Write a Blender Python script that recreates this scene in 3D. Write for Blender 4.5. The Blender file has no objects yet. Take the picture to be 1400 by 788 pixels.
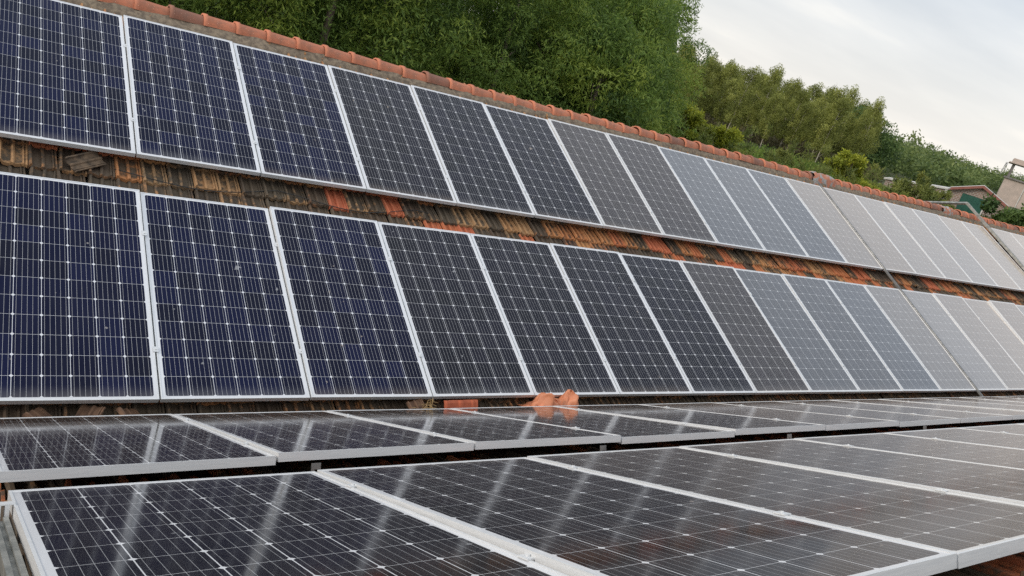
import bpy, math, random
import numpy as np
from mathutils import Vector, Matrix, Euler

# ------------------------------------------------------------------ camera, sky, sun, exposure
scene = bpy.context.scene
COL = scene.collection
cam_d = bpy.data.cameras.new('camera')
cam = bpy.data.objects.new('camera', cam_d)
COL.objects.link(cam)
cam_d.sensor_width = 36.0
cam_d.lens = 1086.05 / 1400 * 36.0
cam_d.clip_start = 0.05
cam_d.clip_end = 6000
RIGHT = Vector((0.81163613, -0.50668981, 0.29070987))
DOWN = Vector((0.06936787, -0.41053306, -0.90920334))
FWD = Vector((0.58003008, 0.7581082, -0.29805547))
cam.matrix_world = Matrix(((RIGHT.x, -DOWN.x, -FWD.x, -1.20847), (RIGHT.y, -DOWN.y, -FWD.y, -4.84932),
                           (RIGHT.z, -DOWN.z, -FWD.z, 2.90443), (0, 0, 0, 1)))
scene.camera = cam

SUN_EL, SUN_AZ = math.radians(27), math.radians(282)      # azimuth clockwise from +Y
sun_d = bpy.data.lights.new('sun', 'SUN')
sun_d.energy = 1.25
sun_d.angle = math.radians(18)
sun_d.color = (1.0, 0.90, 0.78)
sun = bpy.data.objects.new('sun', sun_d)
COL.objects.link(sun)
sdir = Vector((math.sin(SUN_AZ) * math.cos(SUN_EL), math.cos(SUN_AZ) * math.cos(SUN_EL), math.sin(SUN_EL)))
sun.rotation_euler = sdir.to_track_quat('Z', 'Y').to_euler()
sun.location = sdir * 60

scene.view_settings.view_transform = 'Standard'
scene.view_settings.look = 'None'
scene.view_settings.exposure = 0.22
scene.view_settings.gamma = 1.0
scene.view_settings.use_curve_mapping = False
scene.cycles.max_bounces = 8
scene.cycles.transparent_max_bounces = 8
scene.cycles.use_denoising = False


class NT:
    """small helper for building node trees"""
    def __init__(self, tree):
        self.t = tree
        self.n = tree.nodes
        self.l = tree.links

    def node(self, kind, **kw):
        nd = self.n.new(kind)
        for k, v in kw.items():
            setattr(nd, k, v)
        return nd

    def put(self, sock, v):
        if isinstance(v, bpy.types.NodeSocket):
            self.l.new(v, sock)
        elif v is not None:
            if isinstance(v, (tuple, list)) and sock.type == 'RGBA' and len(v) == 3:
                v = (*v, 1)
            sock.default_value = v

    def math(self, op, a, b=None, c=None, clamp=False):
        nd = self.node('ShaderNodeMath', operation=op, use_clamp=clamp)
        for i, v in enumerate((a, b, c)):
            if v is not None:
                self.put(nd.inputs[i], v)
        return nd.outputs[0]

    def mix(self, f, a, b):
        nd = self.node('ShaderNodeMix', data_type='RGBA')
        self.put(nd.inputs[0], f)
        self.put(nd.inputs[6], a)
        self.put(nd.inputs[7], b)
        return nd.outputs[2]

    def ramp(self, f, stops):
        nd = self.node('ShaderNodeValToRGB')
        self.put(nd.inputs[0], f)
        el = nd.color_ramp.elements
        while len(el) < len(stops):
            el.new(0.5)
        for e, (p, c) in zip(el, stops):
            e.position = p
            e.color = c if len(c) == 4 else (*c, 1)
        return nd.outputs[0]

    def step(self, v, lo, hi):
        nd = self.node('ShaderNodeMapRange', interpolation_type='SMOOTHSTEP')
        self.put(nd.inputs[0], v)
        nd.inputs[1].default_value = lo
        nd.inputs[2].default_value = hi
        return nd.outputs[0]

    def noise(self, vec, scale, detail=4.0, rough=0.55):
        nd = self.node('ShaderNodeTexNoise')
        if vec is not None:
            self.put(nd.inputs['Vector'], vec)
        nd.inputs['Scale'].default_value = scale
        nd.inputs['Detail'].default_value = detail
        nd.inputs['Roughness'].default_value = rough
        return nd.outputs[0]

    def mapping(self, vec, scale=(1, 1, 1), loc=(0, 0, 0), rot=(0, 0, 0)):
        nd = self.node('ShaderNodeMapping')
        self.put(nd.inputs[0], vec)
        nd.inputs['Location'].default_value = loc
        nd.inputs['Rotation'].default_value = rot
        nd.inputs['Scale'].default_value = scale
        return nd.outputs[0]


# sky: Nishita behind a broken, streaky cloud deck (world direction only)
world = bpy.data.worlds.new('World')
scene.world = world
world.use_nodes = True
w = NT(world.node_tree)
w.n.clear()
out = w.node('ShaderNodeOutputWorld')
sky = w.node('ShaderNodeTexSky', sky_type='NISHITA')
sky.sun_disc = False
sky.sun_elevation = SUN_EL
sky.sun_rotation = SUN_AZ
sky.air_density = 1.0
sky.dust_density = 2.0
bg1 = w.node('ShaderNodeBackground')
w.put(bg1.inputs[0], sky.outputs[0])
bg1.inputs[1].default_value = 0.10
tc = w.node('ShaderNodeTexCoord')
sep = w.node('ShaderNodeSeparateXYZ')
w.put(sep.inputs[0], tc.outputs['Generated'])
zz = w.math('ADD', w.math('MAXIMUM', sep.outputs[2], 0.0), 0.12)
cmb = w.node('ShaderNodeCombineXYZ')
w.put(cmb.inputs[0], w.math('DIVIDE', sep.outputs[0], zz))
w.put(cmb.inputs[1], w.math('DIVIDE', sep.outputs[1], zz))
cv = w.mapping(cmb.outputs[0], scale=(0.55, 1.0, 1.0), rot=(0, 0, math.radians(28)))
c1 = w.noise(cv, 0.9, 6.0, 0.5)
c2 = w.noise(w.mapping(cmb.outputs[0], scale=(0.35, 0.6, 1), loc=(7, 3, 0)), 0.5, 3.0, 0.5)
cl = w.math('ADD', w.math('MULTIPLY', c1, 0.6), w.math('MULTIPLY', c2, 0.4))
ccol = w.ramp(cl, [(0.40, (0.41, 0.50, 0.61)), (0.50, (0.60, 0.67, 0.75)), (0.59, (0.95, 0.95, 0.93))])
hz = w.step(sep.outputs[2], 0.30, 0.0)
ccol = w.mix(w.math('MULTIPLY', hz, 0.72), ccol, (1.0, 0.93, 0.84))
bg2 = w.node('ShaderNodeBackground')
w.put(bg2.inputs[0], ccol)
w.put(bg2.inputs[1], w.math('ADD', 1.0, w.math('MULTIPLY', w.step(sep.outputs[2], 0.35, 0.95), 0.4)))   # overcast: brighter overhead
mx = w.node('ShaderNodeMixShader')
mx.inputs[0].default_value = 0.86
w.l.new(bg1.outputs[0], mx.inputs[1])
w.l.new(bg2.outputs[0], mx.inputs[2])
w.l.new(mx.outputs[0], out.inputs[0])

# ------------------------------------------------------------------ materials
def mat(name):
    m = bpy.data.materials.new(name)
    m.use_nodes = True
    t = NT(m.node_tree)
    return m, t, t.n['Principled BSDF']


def coords(t, kind='Object'):
    return t.node('ShaderNodeTexCoord').outputs[kind]


def bump(t, b, height, strength, dist):
    nd = t.node('ShaderNodeBump')
    nd.inputs['Strength'].default_value = strength
    nd.inputs['Distance'].default_value = dist
    t.put(nd.inputs['Height'], height)
    t.l.new(nd.outputs[0], b.inputs['Normal'])


def simple(name, c1, c2, scale, rough=0.7, metal=0.0, bmp=0.0, bdist=0.01, stretch=(1, 1, 1)):
    m, t, b = mat(name)
    n = t.noise(t.mapping(coords(t), scale=stretch), scale, 5.0)
    t.put(b.inputs['Base Color'], t.mix(t.step(n, 0.3, 0.7), c1, c2))
    b.inputs['Roughness'].default_value = rough
    b.inputs['Metallic'].default_value = metal
    if bmp:
        bump(t, b, n, bmp, bdist)
    return m


def cell_material(name, dark, light, ior, rough, dust, line, sky_veil, sheen, coat=(0, 1.5, .1), barc=.58):
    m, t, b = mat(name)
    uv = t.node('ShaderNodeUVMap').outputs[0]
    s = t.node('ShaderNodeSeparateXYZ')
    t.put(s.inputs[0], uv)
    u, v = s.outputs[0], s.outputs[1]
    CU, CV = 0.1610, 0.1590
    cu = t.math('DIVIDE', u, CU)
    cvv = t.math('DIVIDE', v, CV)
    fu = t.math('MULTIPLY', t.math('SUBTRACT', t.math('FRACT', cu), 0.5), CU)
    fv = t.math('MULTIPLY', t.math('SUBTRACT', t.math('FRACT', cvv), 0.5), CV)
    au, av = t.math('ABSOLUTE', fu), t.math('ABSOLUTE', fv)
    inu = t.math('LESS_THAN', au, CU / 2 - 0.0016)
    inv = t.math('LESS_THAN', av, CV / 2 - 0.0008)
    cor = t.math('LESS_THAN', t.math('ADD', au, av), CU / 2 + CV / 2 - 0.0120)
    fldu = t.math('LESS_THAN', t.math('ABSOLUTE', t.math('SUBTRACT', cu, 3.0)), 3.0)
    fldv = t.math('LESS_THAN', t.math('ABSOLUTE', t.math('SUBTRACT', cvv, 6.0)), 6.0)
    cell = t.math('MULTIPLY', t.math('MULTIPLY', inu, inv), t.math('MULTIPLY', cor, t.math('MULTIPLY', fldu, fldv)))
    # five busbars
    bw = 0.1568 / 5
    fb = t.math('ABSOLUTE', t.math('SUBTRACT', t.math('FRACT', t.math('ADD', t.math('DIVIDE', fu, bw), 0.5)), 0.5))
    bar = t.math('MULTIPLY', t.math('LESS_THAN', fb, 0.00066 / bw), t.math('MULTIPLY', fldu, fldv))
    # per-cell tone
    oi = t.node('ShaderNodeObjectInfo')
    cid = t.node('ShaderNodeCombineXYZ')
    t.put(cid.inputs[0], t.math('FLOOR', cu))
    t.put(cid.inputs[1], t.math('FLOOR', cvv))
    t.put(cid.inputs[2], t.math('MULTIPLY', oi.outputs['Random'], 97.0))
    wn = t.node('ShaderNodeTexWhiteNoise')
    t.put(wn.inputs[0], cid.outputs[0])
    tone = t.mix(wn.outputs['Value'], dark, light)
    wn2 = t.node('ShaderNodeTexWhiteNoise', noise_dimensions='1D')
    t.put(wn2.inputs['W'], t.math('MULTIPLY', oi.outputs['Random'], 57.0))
    # dust film: rain-washed streaks and blotches lying on the glass, then a painted sky veil
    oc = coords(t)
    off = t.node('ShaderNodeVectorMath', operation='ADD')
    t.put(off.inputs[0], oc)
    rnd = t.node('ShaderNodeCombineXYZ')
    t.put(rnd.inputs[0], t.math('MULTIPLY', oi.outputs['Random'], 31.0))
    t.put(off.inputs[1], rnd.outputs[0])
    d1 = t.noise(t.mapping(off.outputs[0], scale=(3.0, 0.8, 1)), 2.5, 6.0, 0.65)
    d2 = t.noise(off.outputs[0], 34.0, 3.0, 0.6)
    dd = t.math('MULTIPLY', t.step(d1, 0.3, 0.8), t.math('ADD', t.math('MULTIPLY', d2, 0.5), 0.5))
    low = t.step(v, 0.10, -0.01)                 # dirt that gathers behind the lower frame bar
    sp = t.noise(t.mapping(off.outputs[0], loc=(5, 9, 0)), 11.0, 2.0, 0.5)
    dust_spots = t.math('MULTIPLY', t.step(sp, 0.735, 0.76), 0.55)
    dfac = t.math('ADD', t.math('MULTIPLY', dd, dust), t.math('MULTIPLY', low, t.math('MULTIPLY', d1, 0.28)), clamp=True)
    dfac = t.math('ADD', dfac, t.math('MULTIPLY', t.math('ADD', t.math('MULTIPLY', oi.outputs['Random'], 1.6), 0.1), sky_veil), clamp=True)  # even pale veil per panel, standing in for sky reflected in the glass
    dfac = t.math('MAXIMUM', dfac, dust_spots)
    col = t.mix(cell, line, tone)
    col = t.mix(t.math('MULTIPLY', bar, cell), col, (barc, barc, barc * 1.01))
    dust_sky_col = t.mix(t.step(wn2.outputs['Value'], 0.2, 0.8), (0.42, 0.42, 0.43), (0.47, 0.40, 0.34))
    col = t.mix(dfac, col, dust_sky_col)
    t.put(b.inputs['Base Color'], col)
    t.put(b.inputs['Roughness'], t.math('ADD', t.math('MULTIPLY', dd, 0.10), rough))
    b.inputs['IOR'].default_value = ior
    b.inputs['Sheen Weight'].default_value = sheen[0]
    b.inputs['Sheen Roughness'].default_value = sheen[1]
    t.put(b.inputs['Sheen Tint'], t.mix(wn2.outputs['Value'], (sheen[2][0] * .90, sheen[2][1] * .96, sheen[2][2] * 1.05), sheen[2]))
    b.inputs['Coat Weight'].default_value = coat[0]
    b.inputs['Coat IOR'].default_value = coat[1]
    b.inputs['Coat Roughness'].default_value = coat[2]
    return m


M = {}
M['cell_navy'] = cell_material('navy_cells_under_glass', (0.0024, 0.0030, 0.015), (0.0036, 0.0058, 0.036), 1.24, 0.05, 0.018, (0.72, 0.73, 0.76), 0.0, (0.0, .3, (.9, .85, .8)))
M['cell_black'] = cell_material('black_cells_under_glass', (0.0040, 0.0034, 0.0085), (0.0070, 0.0058, 0.0155), 1.30, 0.055, 0.018, (0.72, 0.72, 0.74), 0.001, (0.05, .35, (.92, .76, .66)))
M['cell_brown'] = cell_material('brownish_black_cells_under_glass', (0.0080, 0.0068, 0.011), (0.013, 0.011, 0.018), 1.42, 0.08, 0.04, (0.70, 0.69, 0.68), 0.014, (0.46, .36, (1.0, .80, .66)))  # browner and paler than the black cells
M['cell_lying'] = cell_material('black_cells_of_near_roof', (0.0045, 0.0040, 0.0070), (0.0080, 0.0066, 0.011), 1.50, 0.065, 0.020, (0.74, 0.74, 0.75), 0.003, (0.12, .20, (1.0, .74, .56)), barc=.36)
M['cell_sheen'] = cell_material('sheen_toned_cells_of_near_roof', (0.0065, 0.0055, 0.0080), (0.010, 0.0085, 0.012), 1.50, 0.085, 0.035, (0.74, 0.73, 0.71), 0.012, (0.30, .20, (1.0, .74, .55)), barc=.36)  # lighter, browner copy of the lying cells; grazing reflection put into its colour
M['cell_haze'] = cell_material('grey_sky_veiled_cells_under_glass', (0.016, 0.018, 0.028), (0.024, 0.027, 0.040), 1.55, 0.16, 0.08, (0.70, 0.71, 0.72), 0.035, (.42, .36, (1.0, .90, .82)), (.45, 1.55, .12))  # base colour veiled grey to stand in for sky reflected along the row
M['cell_hazy'] = cell_material('pale_sky_veiled_cells_under_glass', (0.020, 0.020, 0.028), (0.030, 0.030, 0.040), 1.75, 0.17, 0.10, (0.74, 0.74, 0.74), 0.14, (1.0, .36, (1.0, .82, .64)), (.8, 1.6, .12))  # strongest veil, painting in the bright sky mirrored at grazing view

m, t, b = mat('anodised_aluminium')
n = t.noise(t.mapping(coords(t), scale=(2, 2, 60)), 6.0, 4.0)
t.put(b.inputs['Base Color'], t.mix(t.step(n, 0.3, 0.7), (0.66, 0.67, 0.68), (0.76, 0.76, 0.76)))
b.inputs['Metallic'].default_value = 0.15
b.inputs['Roughness'].default_value = 0.42
M['alu'] = m
M['rail'] = simple('weathered_aluminium_rail', (0.20, 0.205, 0.21), (0.34, 0.34, 0.33), 9.0, 0.45, 0.6, 0.1, 0.002, (1, 1, 1))
M['galv'] = simple('galvanised_steel_channel', (0.22, 0.225, 0.21), (0.40, 0.395, 0.365), 14.0, 0.5, 0.45, 0.15, 0.002)
M['black_plastic'] = simple('black_cable_sheath', (0.012, 0.012, 0.012), (0.03, 0.03, 0.03), 30.0, 0.5)
M['back'] = simple('white_back_sheet', (0.6, 0.6, 0.6), (0.68, 0.68, 0.68), 5.0, 0.6)

# roof tiles: UV runs 0-1 over each tile, colour attribute holds (clay hue, lichen amount, random)
m, t, b = mat('weathered_clay_tiles')
uv = t.node('ShaderNodeUVMap').outputs[0]
s = t.node('ShaderNodeSeparateXYZ')
t.put(s.inputs[0], uv)
at = t.node('ShaderNodeAttribute', attribute_name='tile')
sc_ = t.node('ShaderNodeSeparateColor')
t.put(sc_.inputs[0], at.outputs['Color'])
hue, dirt, rnd = sc_.outputs[0], sc_.outputs[1], sc_.outputs[2]
oc = coords(t)
n1 = t.noise(oc, 17.0, 6.0, 0.65)
n2 = t.noise(oc, 70.0, 4.0, 0.65)
n3 = t.noise(oc, 3.0, 3.0)
clay = t.ramp(hue, [(0.0, (0.38, 0.235, 0.115)), (0.4, (0.46, 0.225, 0.085)), (0.75, (0.48, 0.16, 0.055)), (1.0, (0.50, 0.13, 0.06))])
clay = t.mix(t.math('MULTIPLY', t.step(n2, 0.3, 0.7), 0.35), clay, (0.20, 0.09, 0.05))
uvs = t.node('ShaderNodeSeparateXYZ')
at2 = t.node('ShaderNodeAttribute', attribute_name='relief')
rel = at2.outputs['Fac']                                        # 1 on ribs and lower lip (worn bare), 0 in the pans
thr = t.math('ADD', t.math('MULTIPLY', t.math('SUBTRACT', 1.0, rel), 0.40), t.math('ADD', t.math('MULTIPLY', n1, 1.05), t.math('MULTIPLY', n2, 0.35)))
thr = t.math('ADD', thr, t.math('MULTIPLY', t.math('SUBTRACT', n3, 0.5), 0.5))
lich = t.math('MULTIPLY', t.step(t.math('SUBTRACT', t.math('ADD', thr, dirt), 1.33), 0.0, 0.36), 0.93)
dcol = t.mix(t.step(n3, 0.35, 0.65), (0.034, 0.028, 0.022), (0.068, 0.056, 0.040))
dcol = t.mix(t.math('MULTIPLY', t.step(n2, 0.45, 0.75), 0.5), dcol, (0.15, 0.125, 0.09))
t.put(b.inputs['Base Color'], t.mix(lich, clay, dcol))
b.inputs['Roughness'].default_value = 0.85
bump(t, b, t.math('ADD', n2, n1), 0.35, 0.006)
M['tile'] = m

m, t, b = mat('ridge_cap_clay')
oc = coords(t)
oi = t.node('ShaderNodeObjectInfo')
n1 = t.noise(oc, 9.0, 6.0, 0.65)
n2 = t.noise(oc, 60.0, 3.0, 0.6)
c = t.mix(oi.outputs['Random'], (0.62, 0.215, 0.115), (0.50, 0.180, 0.100))
c = t.mix(t.math('MULTIPLY', t.step(n1, 0.46, 0.72), 0.6), c, (0.24, 0.135, 0.090))
c = t.mix(t.math('MULTIPLY', t.step(n2, 0.55, 0.8), 0.3), c, (0.55, 0.30, 0.19))
old = t.math('GREATER_THAN', oi.outputs['Random'], 0.80)
c = t.mix(t.math('MULTIPLY', old, 0.6), c, (0.17, 0.095, 0.07))
t.put(b.inputs['Base Color'], c)
b.inputs['Roughness'].default_value = 0.8
bump(t, b, n1, 0.3, 0.01)
M['cap'] = m
M['mortar'] = simple('lime_mortar_with_lichen', (0.15, 0.115, 0.085), (0.30, 0.235, 0.165), 22.0, 0.95, 0, 0.8, 0.02)
M['cement'] = simple('grey_cement_patch', (0.27, 0.27, 0.26), (0.42, 0.40, 0.38), 16.0, 0.95, 0, 0.6, 0.02)
m, t, b = mat('grey_cement_over_clay')
oc = coords(t)
c = t.mix(t.step(t.noise(oc, 9.0, 5.0), .47, .56), (0.46, 0.19, 0.12), t.mix(t.noise(oc, 30.0), (0.24, 0.24, 0.23), (0.44, 0.43, 0.41)))
t.put(b.inputs['Base Color'], c)
b.inputs['Roughness'].default_value = 0.95
bump(t, b, t.noise(oc, 18.0, 5.0), .7, .03)
M['cement'] = m
M['new_tile'] = simple('fresh_orange_clay', (0.50, 0.13, 0.06), (0.42, 0.10, 0.045), 12.0, 0.8, 0, 0.2, 0.004)
M['old_tile'] = simple('old_brown_clay', (0.09, 0.05, 0.032), (0.19, 0.105, 0.06), 12.0, 0.9, 0, 0.4, 0.006)
M['tile_loose'] = simple('stained_brown_clay', (0.055, 0.04, 0.028), (0.20, 0.135, 0.085), 14.0, 0.9, 0, 0.5, 0.008)
M['cloth'] = simple('orange_woven_plastic', (0.64, 0.25, 0.13), (0.52, 0.18, 0.085), 9.0, 0.55, 0, 0.3, 0.006)
M['straw'] = simple('dry_straw', (0.36, 0.24, 0.10), (0.22, 0.14, 0.07), 30.0, 0.9)
M['plaster'] = simple('stained_plaster', (0.42, 0.38, 0.33), (0.30, 0.27, 0.24), 1.6, 0.9, 0, 0.1, 0.01)
M['pink_plaster'] = simple('bare_pinkish_plaster', (0.56, 0.45, 0.39), (0.46, 0.38, 0.33), 1.2, 0.9, 0, 0.1, 0.01)
M['concrete'] = simple('pale_concrete', (0.66, 0.64, 0.60), (0.50, 0.47, 0.44), 3.0, 0.9, 0, 0.1, 0.01)
M['dark_concrete'] = simple('dark_concrete', (0.16, 0.15, 0.14), (0.24, 0.22, 0.21), 3.0, 0.9)
M['green_paint'] = simple('dark_green_painted_steel', (0.012, 0.075, 0.052), (0.018, 0.095, 0.066), 4.0, 0.5)
M['maroon'] = simple('maroon_eave_board', (0.24, 0.085, 0.065), (0.30, 0.115, 0.09), 4.0, 0.7)
M['steel'] = simple('dull_steel', (0.22, 0.22, 0.22), (0.30, 0.30, 0.30), 5.0, 0.5, 0.5)

m, t, b = mat('brick_courses')
br = t.node('ShaderNodeTexBrick')
t.put(br.inputs['Vector'], t.node('ShaderNodeUVMap').outputs[0])
br.inputs['Color1'].default_value = (0.34, 0.18, 0.14, 1)
br.inputs['Color2'].default_value = (0.20, 0.125, 0.105, 1)
br.inputs['Mortar'].default_value = (0.46, 0.42, 0.37, 1)
br.inputs['Scale'].default_value = 1.0
br.inputs['Mortar Size'].default_value = 0.018
br.inputs['Brick Width'].default_value = 0.24
br.inputs['Row Height'].default_value = 0.09
t.put(b.inputs['Base Color'], t.mix(t.math('MULTIPLY', t.noise(coords(t), 3.0), 0.4), br.outputs[0], (0.2, 0.16, 0.13)))
b.inputs['Roughness'].default_value = 0.9
M['brick'] = m


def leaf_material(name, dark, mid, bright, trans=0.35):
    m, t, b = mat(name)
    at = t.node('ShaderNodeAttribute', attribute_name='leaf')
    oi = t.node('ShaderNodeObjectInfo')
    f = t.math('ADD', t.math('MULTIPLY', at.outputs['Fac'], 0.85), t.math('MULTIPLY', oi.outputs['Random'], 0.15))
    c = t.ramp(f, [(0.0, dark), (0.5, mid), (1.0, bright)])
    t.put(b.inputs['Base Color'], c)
    b.inputs['Roughness'].default_value = 0.55
    b.inputs['Specular IOR Level'].default_value = 0.25
    tr = t.node('ShaderNodeBsdfTranslucent')
    t.put(tr.inputs[0], c)
    mx = t.node('ShaderNodeMixShader')
    mx.inputs[0].default_value = trans
    t.l.new(b.outputs[0], mx.inputs[1])
    t.l.new(tr.outputs[0], mx.inputs[2])
    t.l.new(mx.outputs[0], t.n['Material Output'].inputs[0])
    return m


M['leaf_wood'] = leaf_material('acacia_leaves', (0.055, 0.100, 0.028), (0.180, 0.275, 0.060), (0.46, 0.54, 0.10), .42)
M['leaf_plant'] = leaf_material('young_acacia_leaves', (0.14, 0.160, 0.042), (0.275, 0.30, 0.076), (0.45, 0.46, 0.13), .42)
M['leaf_olive'] = leaf_material('olive_leaves', (0.08, 0.105, 0.028), (0.17, 0.20, 0.050), (0.30, 0.31, 0.075), .4)
M['leaf_bush'] = leaf_material('yellow_green_leaves', (0.15, 0.185, 0.030), (0.31, 0.35, 0.042), (0.55, 0.54, 0.06), .4)
M['leaf_dark'] = leaf_material('deep_green_leaves', (0.045, 0.085, 0.030), (0.090, 0.150, 0.042), (0.16, 0.225, 0.060))
M['leaf_far'] = leaf_material('distant_leaves', (0.070, 0.110, 0.042), (0.145, 0.200, 0.064), (0.24, 0.285, 0.095))
M['grass'] = leaf_material('weeds_and_grass', (0.085, 0.145, 0.030), (0.16, 0.245, 0.042), (0.27, 0.32, 0.065))
M['scrub'] = leaf_material('dry_scrub', (0.065, 0.060, 0.030), (0.115, 0.100, 0.050), (0.19, 0.165, 0.075))
M['bark'] = simple('grey_brown_bark', (0.13, 0.10, 0.075), (0.22, 0.18, 0.14), 9.0, 0.95, 0, 0.5, 0.02, (1, 1, 0.3))
M['pale_bark'] = simple('pale_bark', (0.42, 0.37, 0.30), (0.58, 0.53, 0.45), 5.0, 0.9, 0, 0.3, 0.02, (1, 1, 0.3))

m, t, b = mat('earth_and_grass')
oc = coords(t)
n1 = t.noise(oc, 0.25, 6.0)
n2 = t.noise(oc, 2.2, 5.0)
c = t.mix(t.step(n1, 0.4, 0.6), (0.050, 0.075, 0.022), (0.080, 0.095, 0.030))
c = t.mix(t.step(n2, 0.52, 0.68), c, (0.15, 0.105, 0.065))
t.put(b.inputs['Base Color'], c)
b.inputs['Roughness'].default_value = 0.95
bump(t, b, n2, 0.5, 0.1)
M['ground'] = m


# ------------------------------------------------------------------ mesh helpers
class MB:
    def __init__(self):
        self.v, self.f, self.uv = [], [], []

    def box(self, x0, x1, y0, y1, z0, z1, tf=None):
        p = [(x0, y0, z0), (x1, y0, z0), (x1, y1, z0), (x0, y1, z0), (x0, y0, z1), (x1, y0, z1), (x1, y1, z1), (x0, y1, z1)]
        if tf:
            p = [tf(*q) for q in p]
        o = len(self.v)
        self.v += p
        self.f += [tuple(o + i for i in q) for q in ((0, 3, 2, 1), (4, 5, 6, 7), (0, 1, 5, 4), (1, 2, 6, 5), (2, 3, 7, 6), (3, 0, 4, 7))]
        return self

    def poly(self, pts, faces):
        o = len(self.v)
        self.v += [tuple(p) for p in pts]
        self.f += [tuple(o + i for i in q) for q in faces]
        return self

    def tube(self, pts, radii, n=6, cap=True):
        pts = [Vector(p) for p in pts]
        o = len(self.v)
        for i, p in enumerate(pts):
            d = (pts[min(i + 1, len(pts) - 1)] - pts[max(i - 1, 0)]).normalized()
            a = d.orthogonal().normalized()
            if abs(d.z) < 0.95:
                a = d.cross(Vector((0, 0, 1))).normalized()
            bb = d.cross(a)
            for k in range(n):
                an = 2 * math.pi * k / n
                q = p + (a * math.cos(an) + bb * math.sin(an)) * radii[i]
                self.v.append(tuple(q))
        for i in range(len(pts) - 1):
            for k in range(n):
                k2 = (k + 1) % n
                self.f.append((o + i * n + k, o + i * n + k2, o + (i + 1) * n + k2, o + (i + 1) * n + k))
        if cap:
            self.f.append(tuple(o + k for k in reversed(range(n))))
            self.f.append(tuple(o + (len(pts) - 1) * n + k for k in range(n)))
        return self

    def mesh(self, name, material, smooth=False):
        me = bpy.data.meshes.new(name)
        me.from_pydata(self.v, [], self.f)
        me.materials.append(material)
        if smooth:
            me.polygons.foreach_set('use_smooth', [True] * len(me.polygons))
        me.update()
        return me


def obj(name, me, parent=None, loc=None):
    o = bpy.data.objects.new(name, me)
    COL.objects.link(o)
    if parent:
        o.parent = parent
    if loc:
        o.location = loc
    return o


def empty(name, loc, rot=(0, 0, 0)):
    o = bpy.data.objects.new(name, None)
    o.empty_display_size = 0.2
    COL.objects.link(o)
    o.location = loc
    o.rotation_euler = rot
    return o


def tag(o, label, cat, group=None, kind=None):
    if label:
        o['label'] = label
    if cat:
        o['category'] = cat
    if group:
        o['group'] = group
    if kind:
        o['kind'] = kind
    return o


def bevel(me, w_, seg=1):
    import bmesh
    bm = bmesh.new()
    bm.from_mesh(me)
    bmesh.ops.bevel(bm, geom=bm.edges[:], offset=w_, segments=seg, affect='EDGES', clamp_overlap=True)
    bm.to_mesh(me)
    bm.free()
    return me


def box_uv(me, sc=1.0):
    uvl = me.uv_layers.new(name='UVMap')
    for p in me.polygons:
        nrm = p.normal
        for li in p.loop_indices:
            c = me.vertices[me.loops[li].vertex_index].co
            if abs(nrm.z) > 0.7:
                uvl.data[li].uv = (c.x * sc, c.y * sc)
            elif abs(nrm.x) > abs(nrm.y):
                uvl.data[li].uv = (c.y * sc, c.z * sc)
            else:
                uvl.data[li].uv = (c.x * sc, c.z * sc)
    return me


# ------------------------------------------------------------------ roof geometry
A = 0.46                                 # roof pitch (radians)
CA, SA = math.cos(A), math.sin(A)
P = 1.03635                              # panel pitch along the ridge
PW, PL, PT = 1.0250, 1.956, 0.040        # panel width, length, frame depth
NY, NZ = -0.2233, 0.0228                 # lower edge of the near roof's panels
G = 0.431                                # tile strip between two rows
TILE_H = -0.165                          # tile plane below panel plane
APEX = 4.72


def far_pt(x, s, h):
    return Vector((x, s * CA - h * SA, s * SA + h * CA))


def near_pt(x, s, h):
    return Vector((x, NY - s * CA + h * SA, NZ + s * SA + h * CA))


RNG = np.random.default_rng(7)
PROF = np.array([(0.0, .010), (.035, .026), (.11, .027), (.15, .008), (.20, .002), (.41, .002), (.45, .014), (.50, .017), (.55, .014),
                 (.59, .002), (.79, .002), (.82, .011), (.86, .012), (.89, .004), (.92, .011), (.975, .012)])


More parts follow.
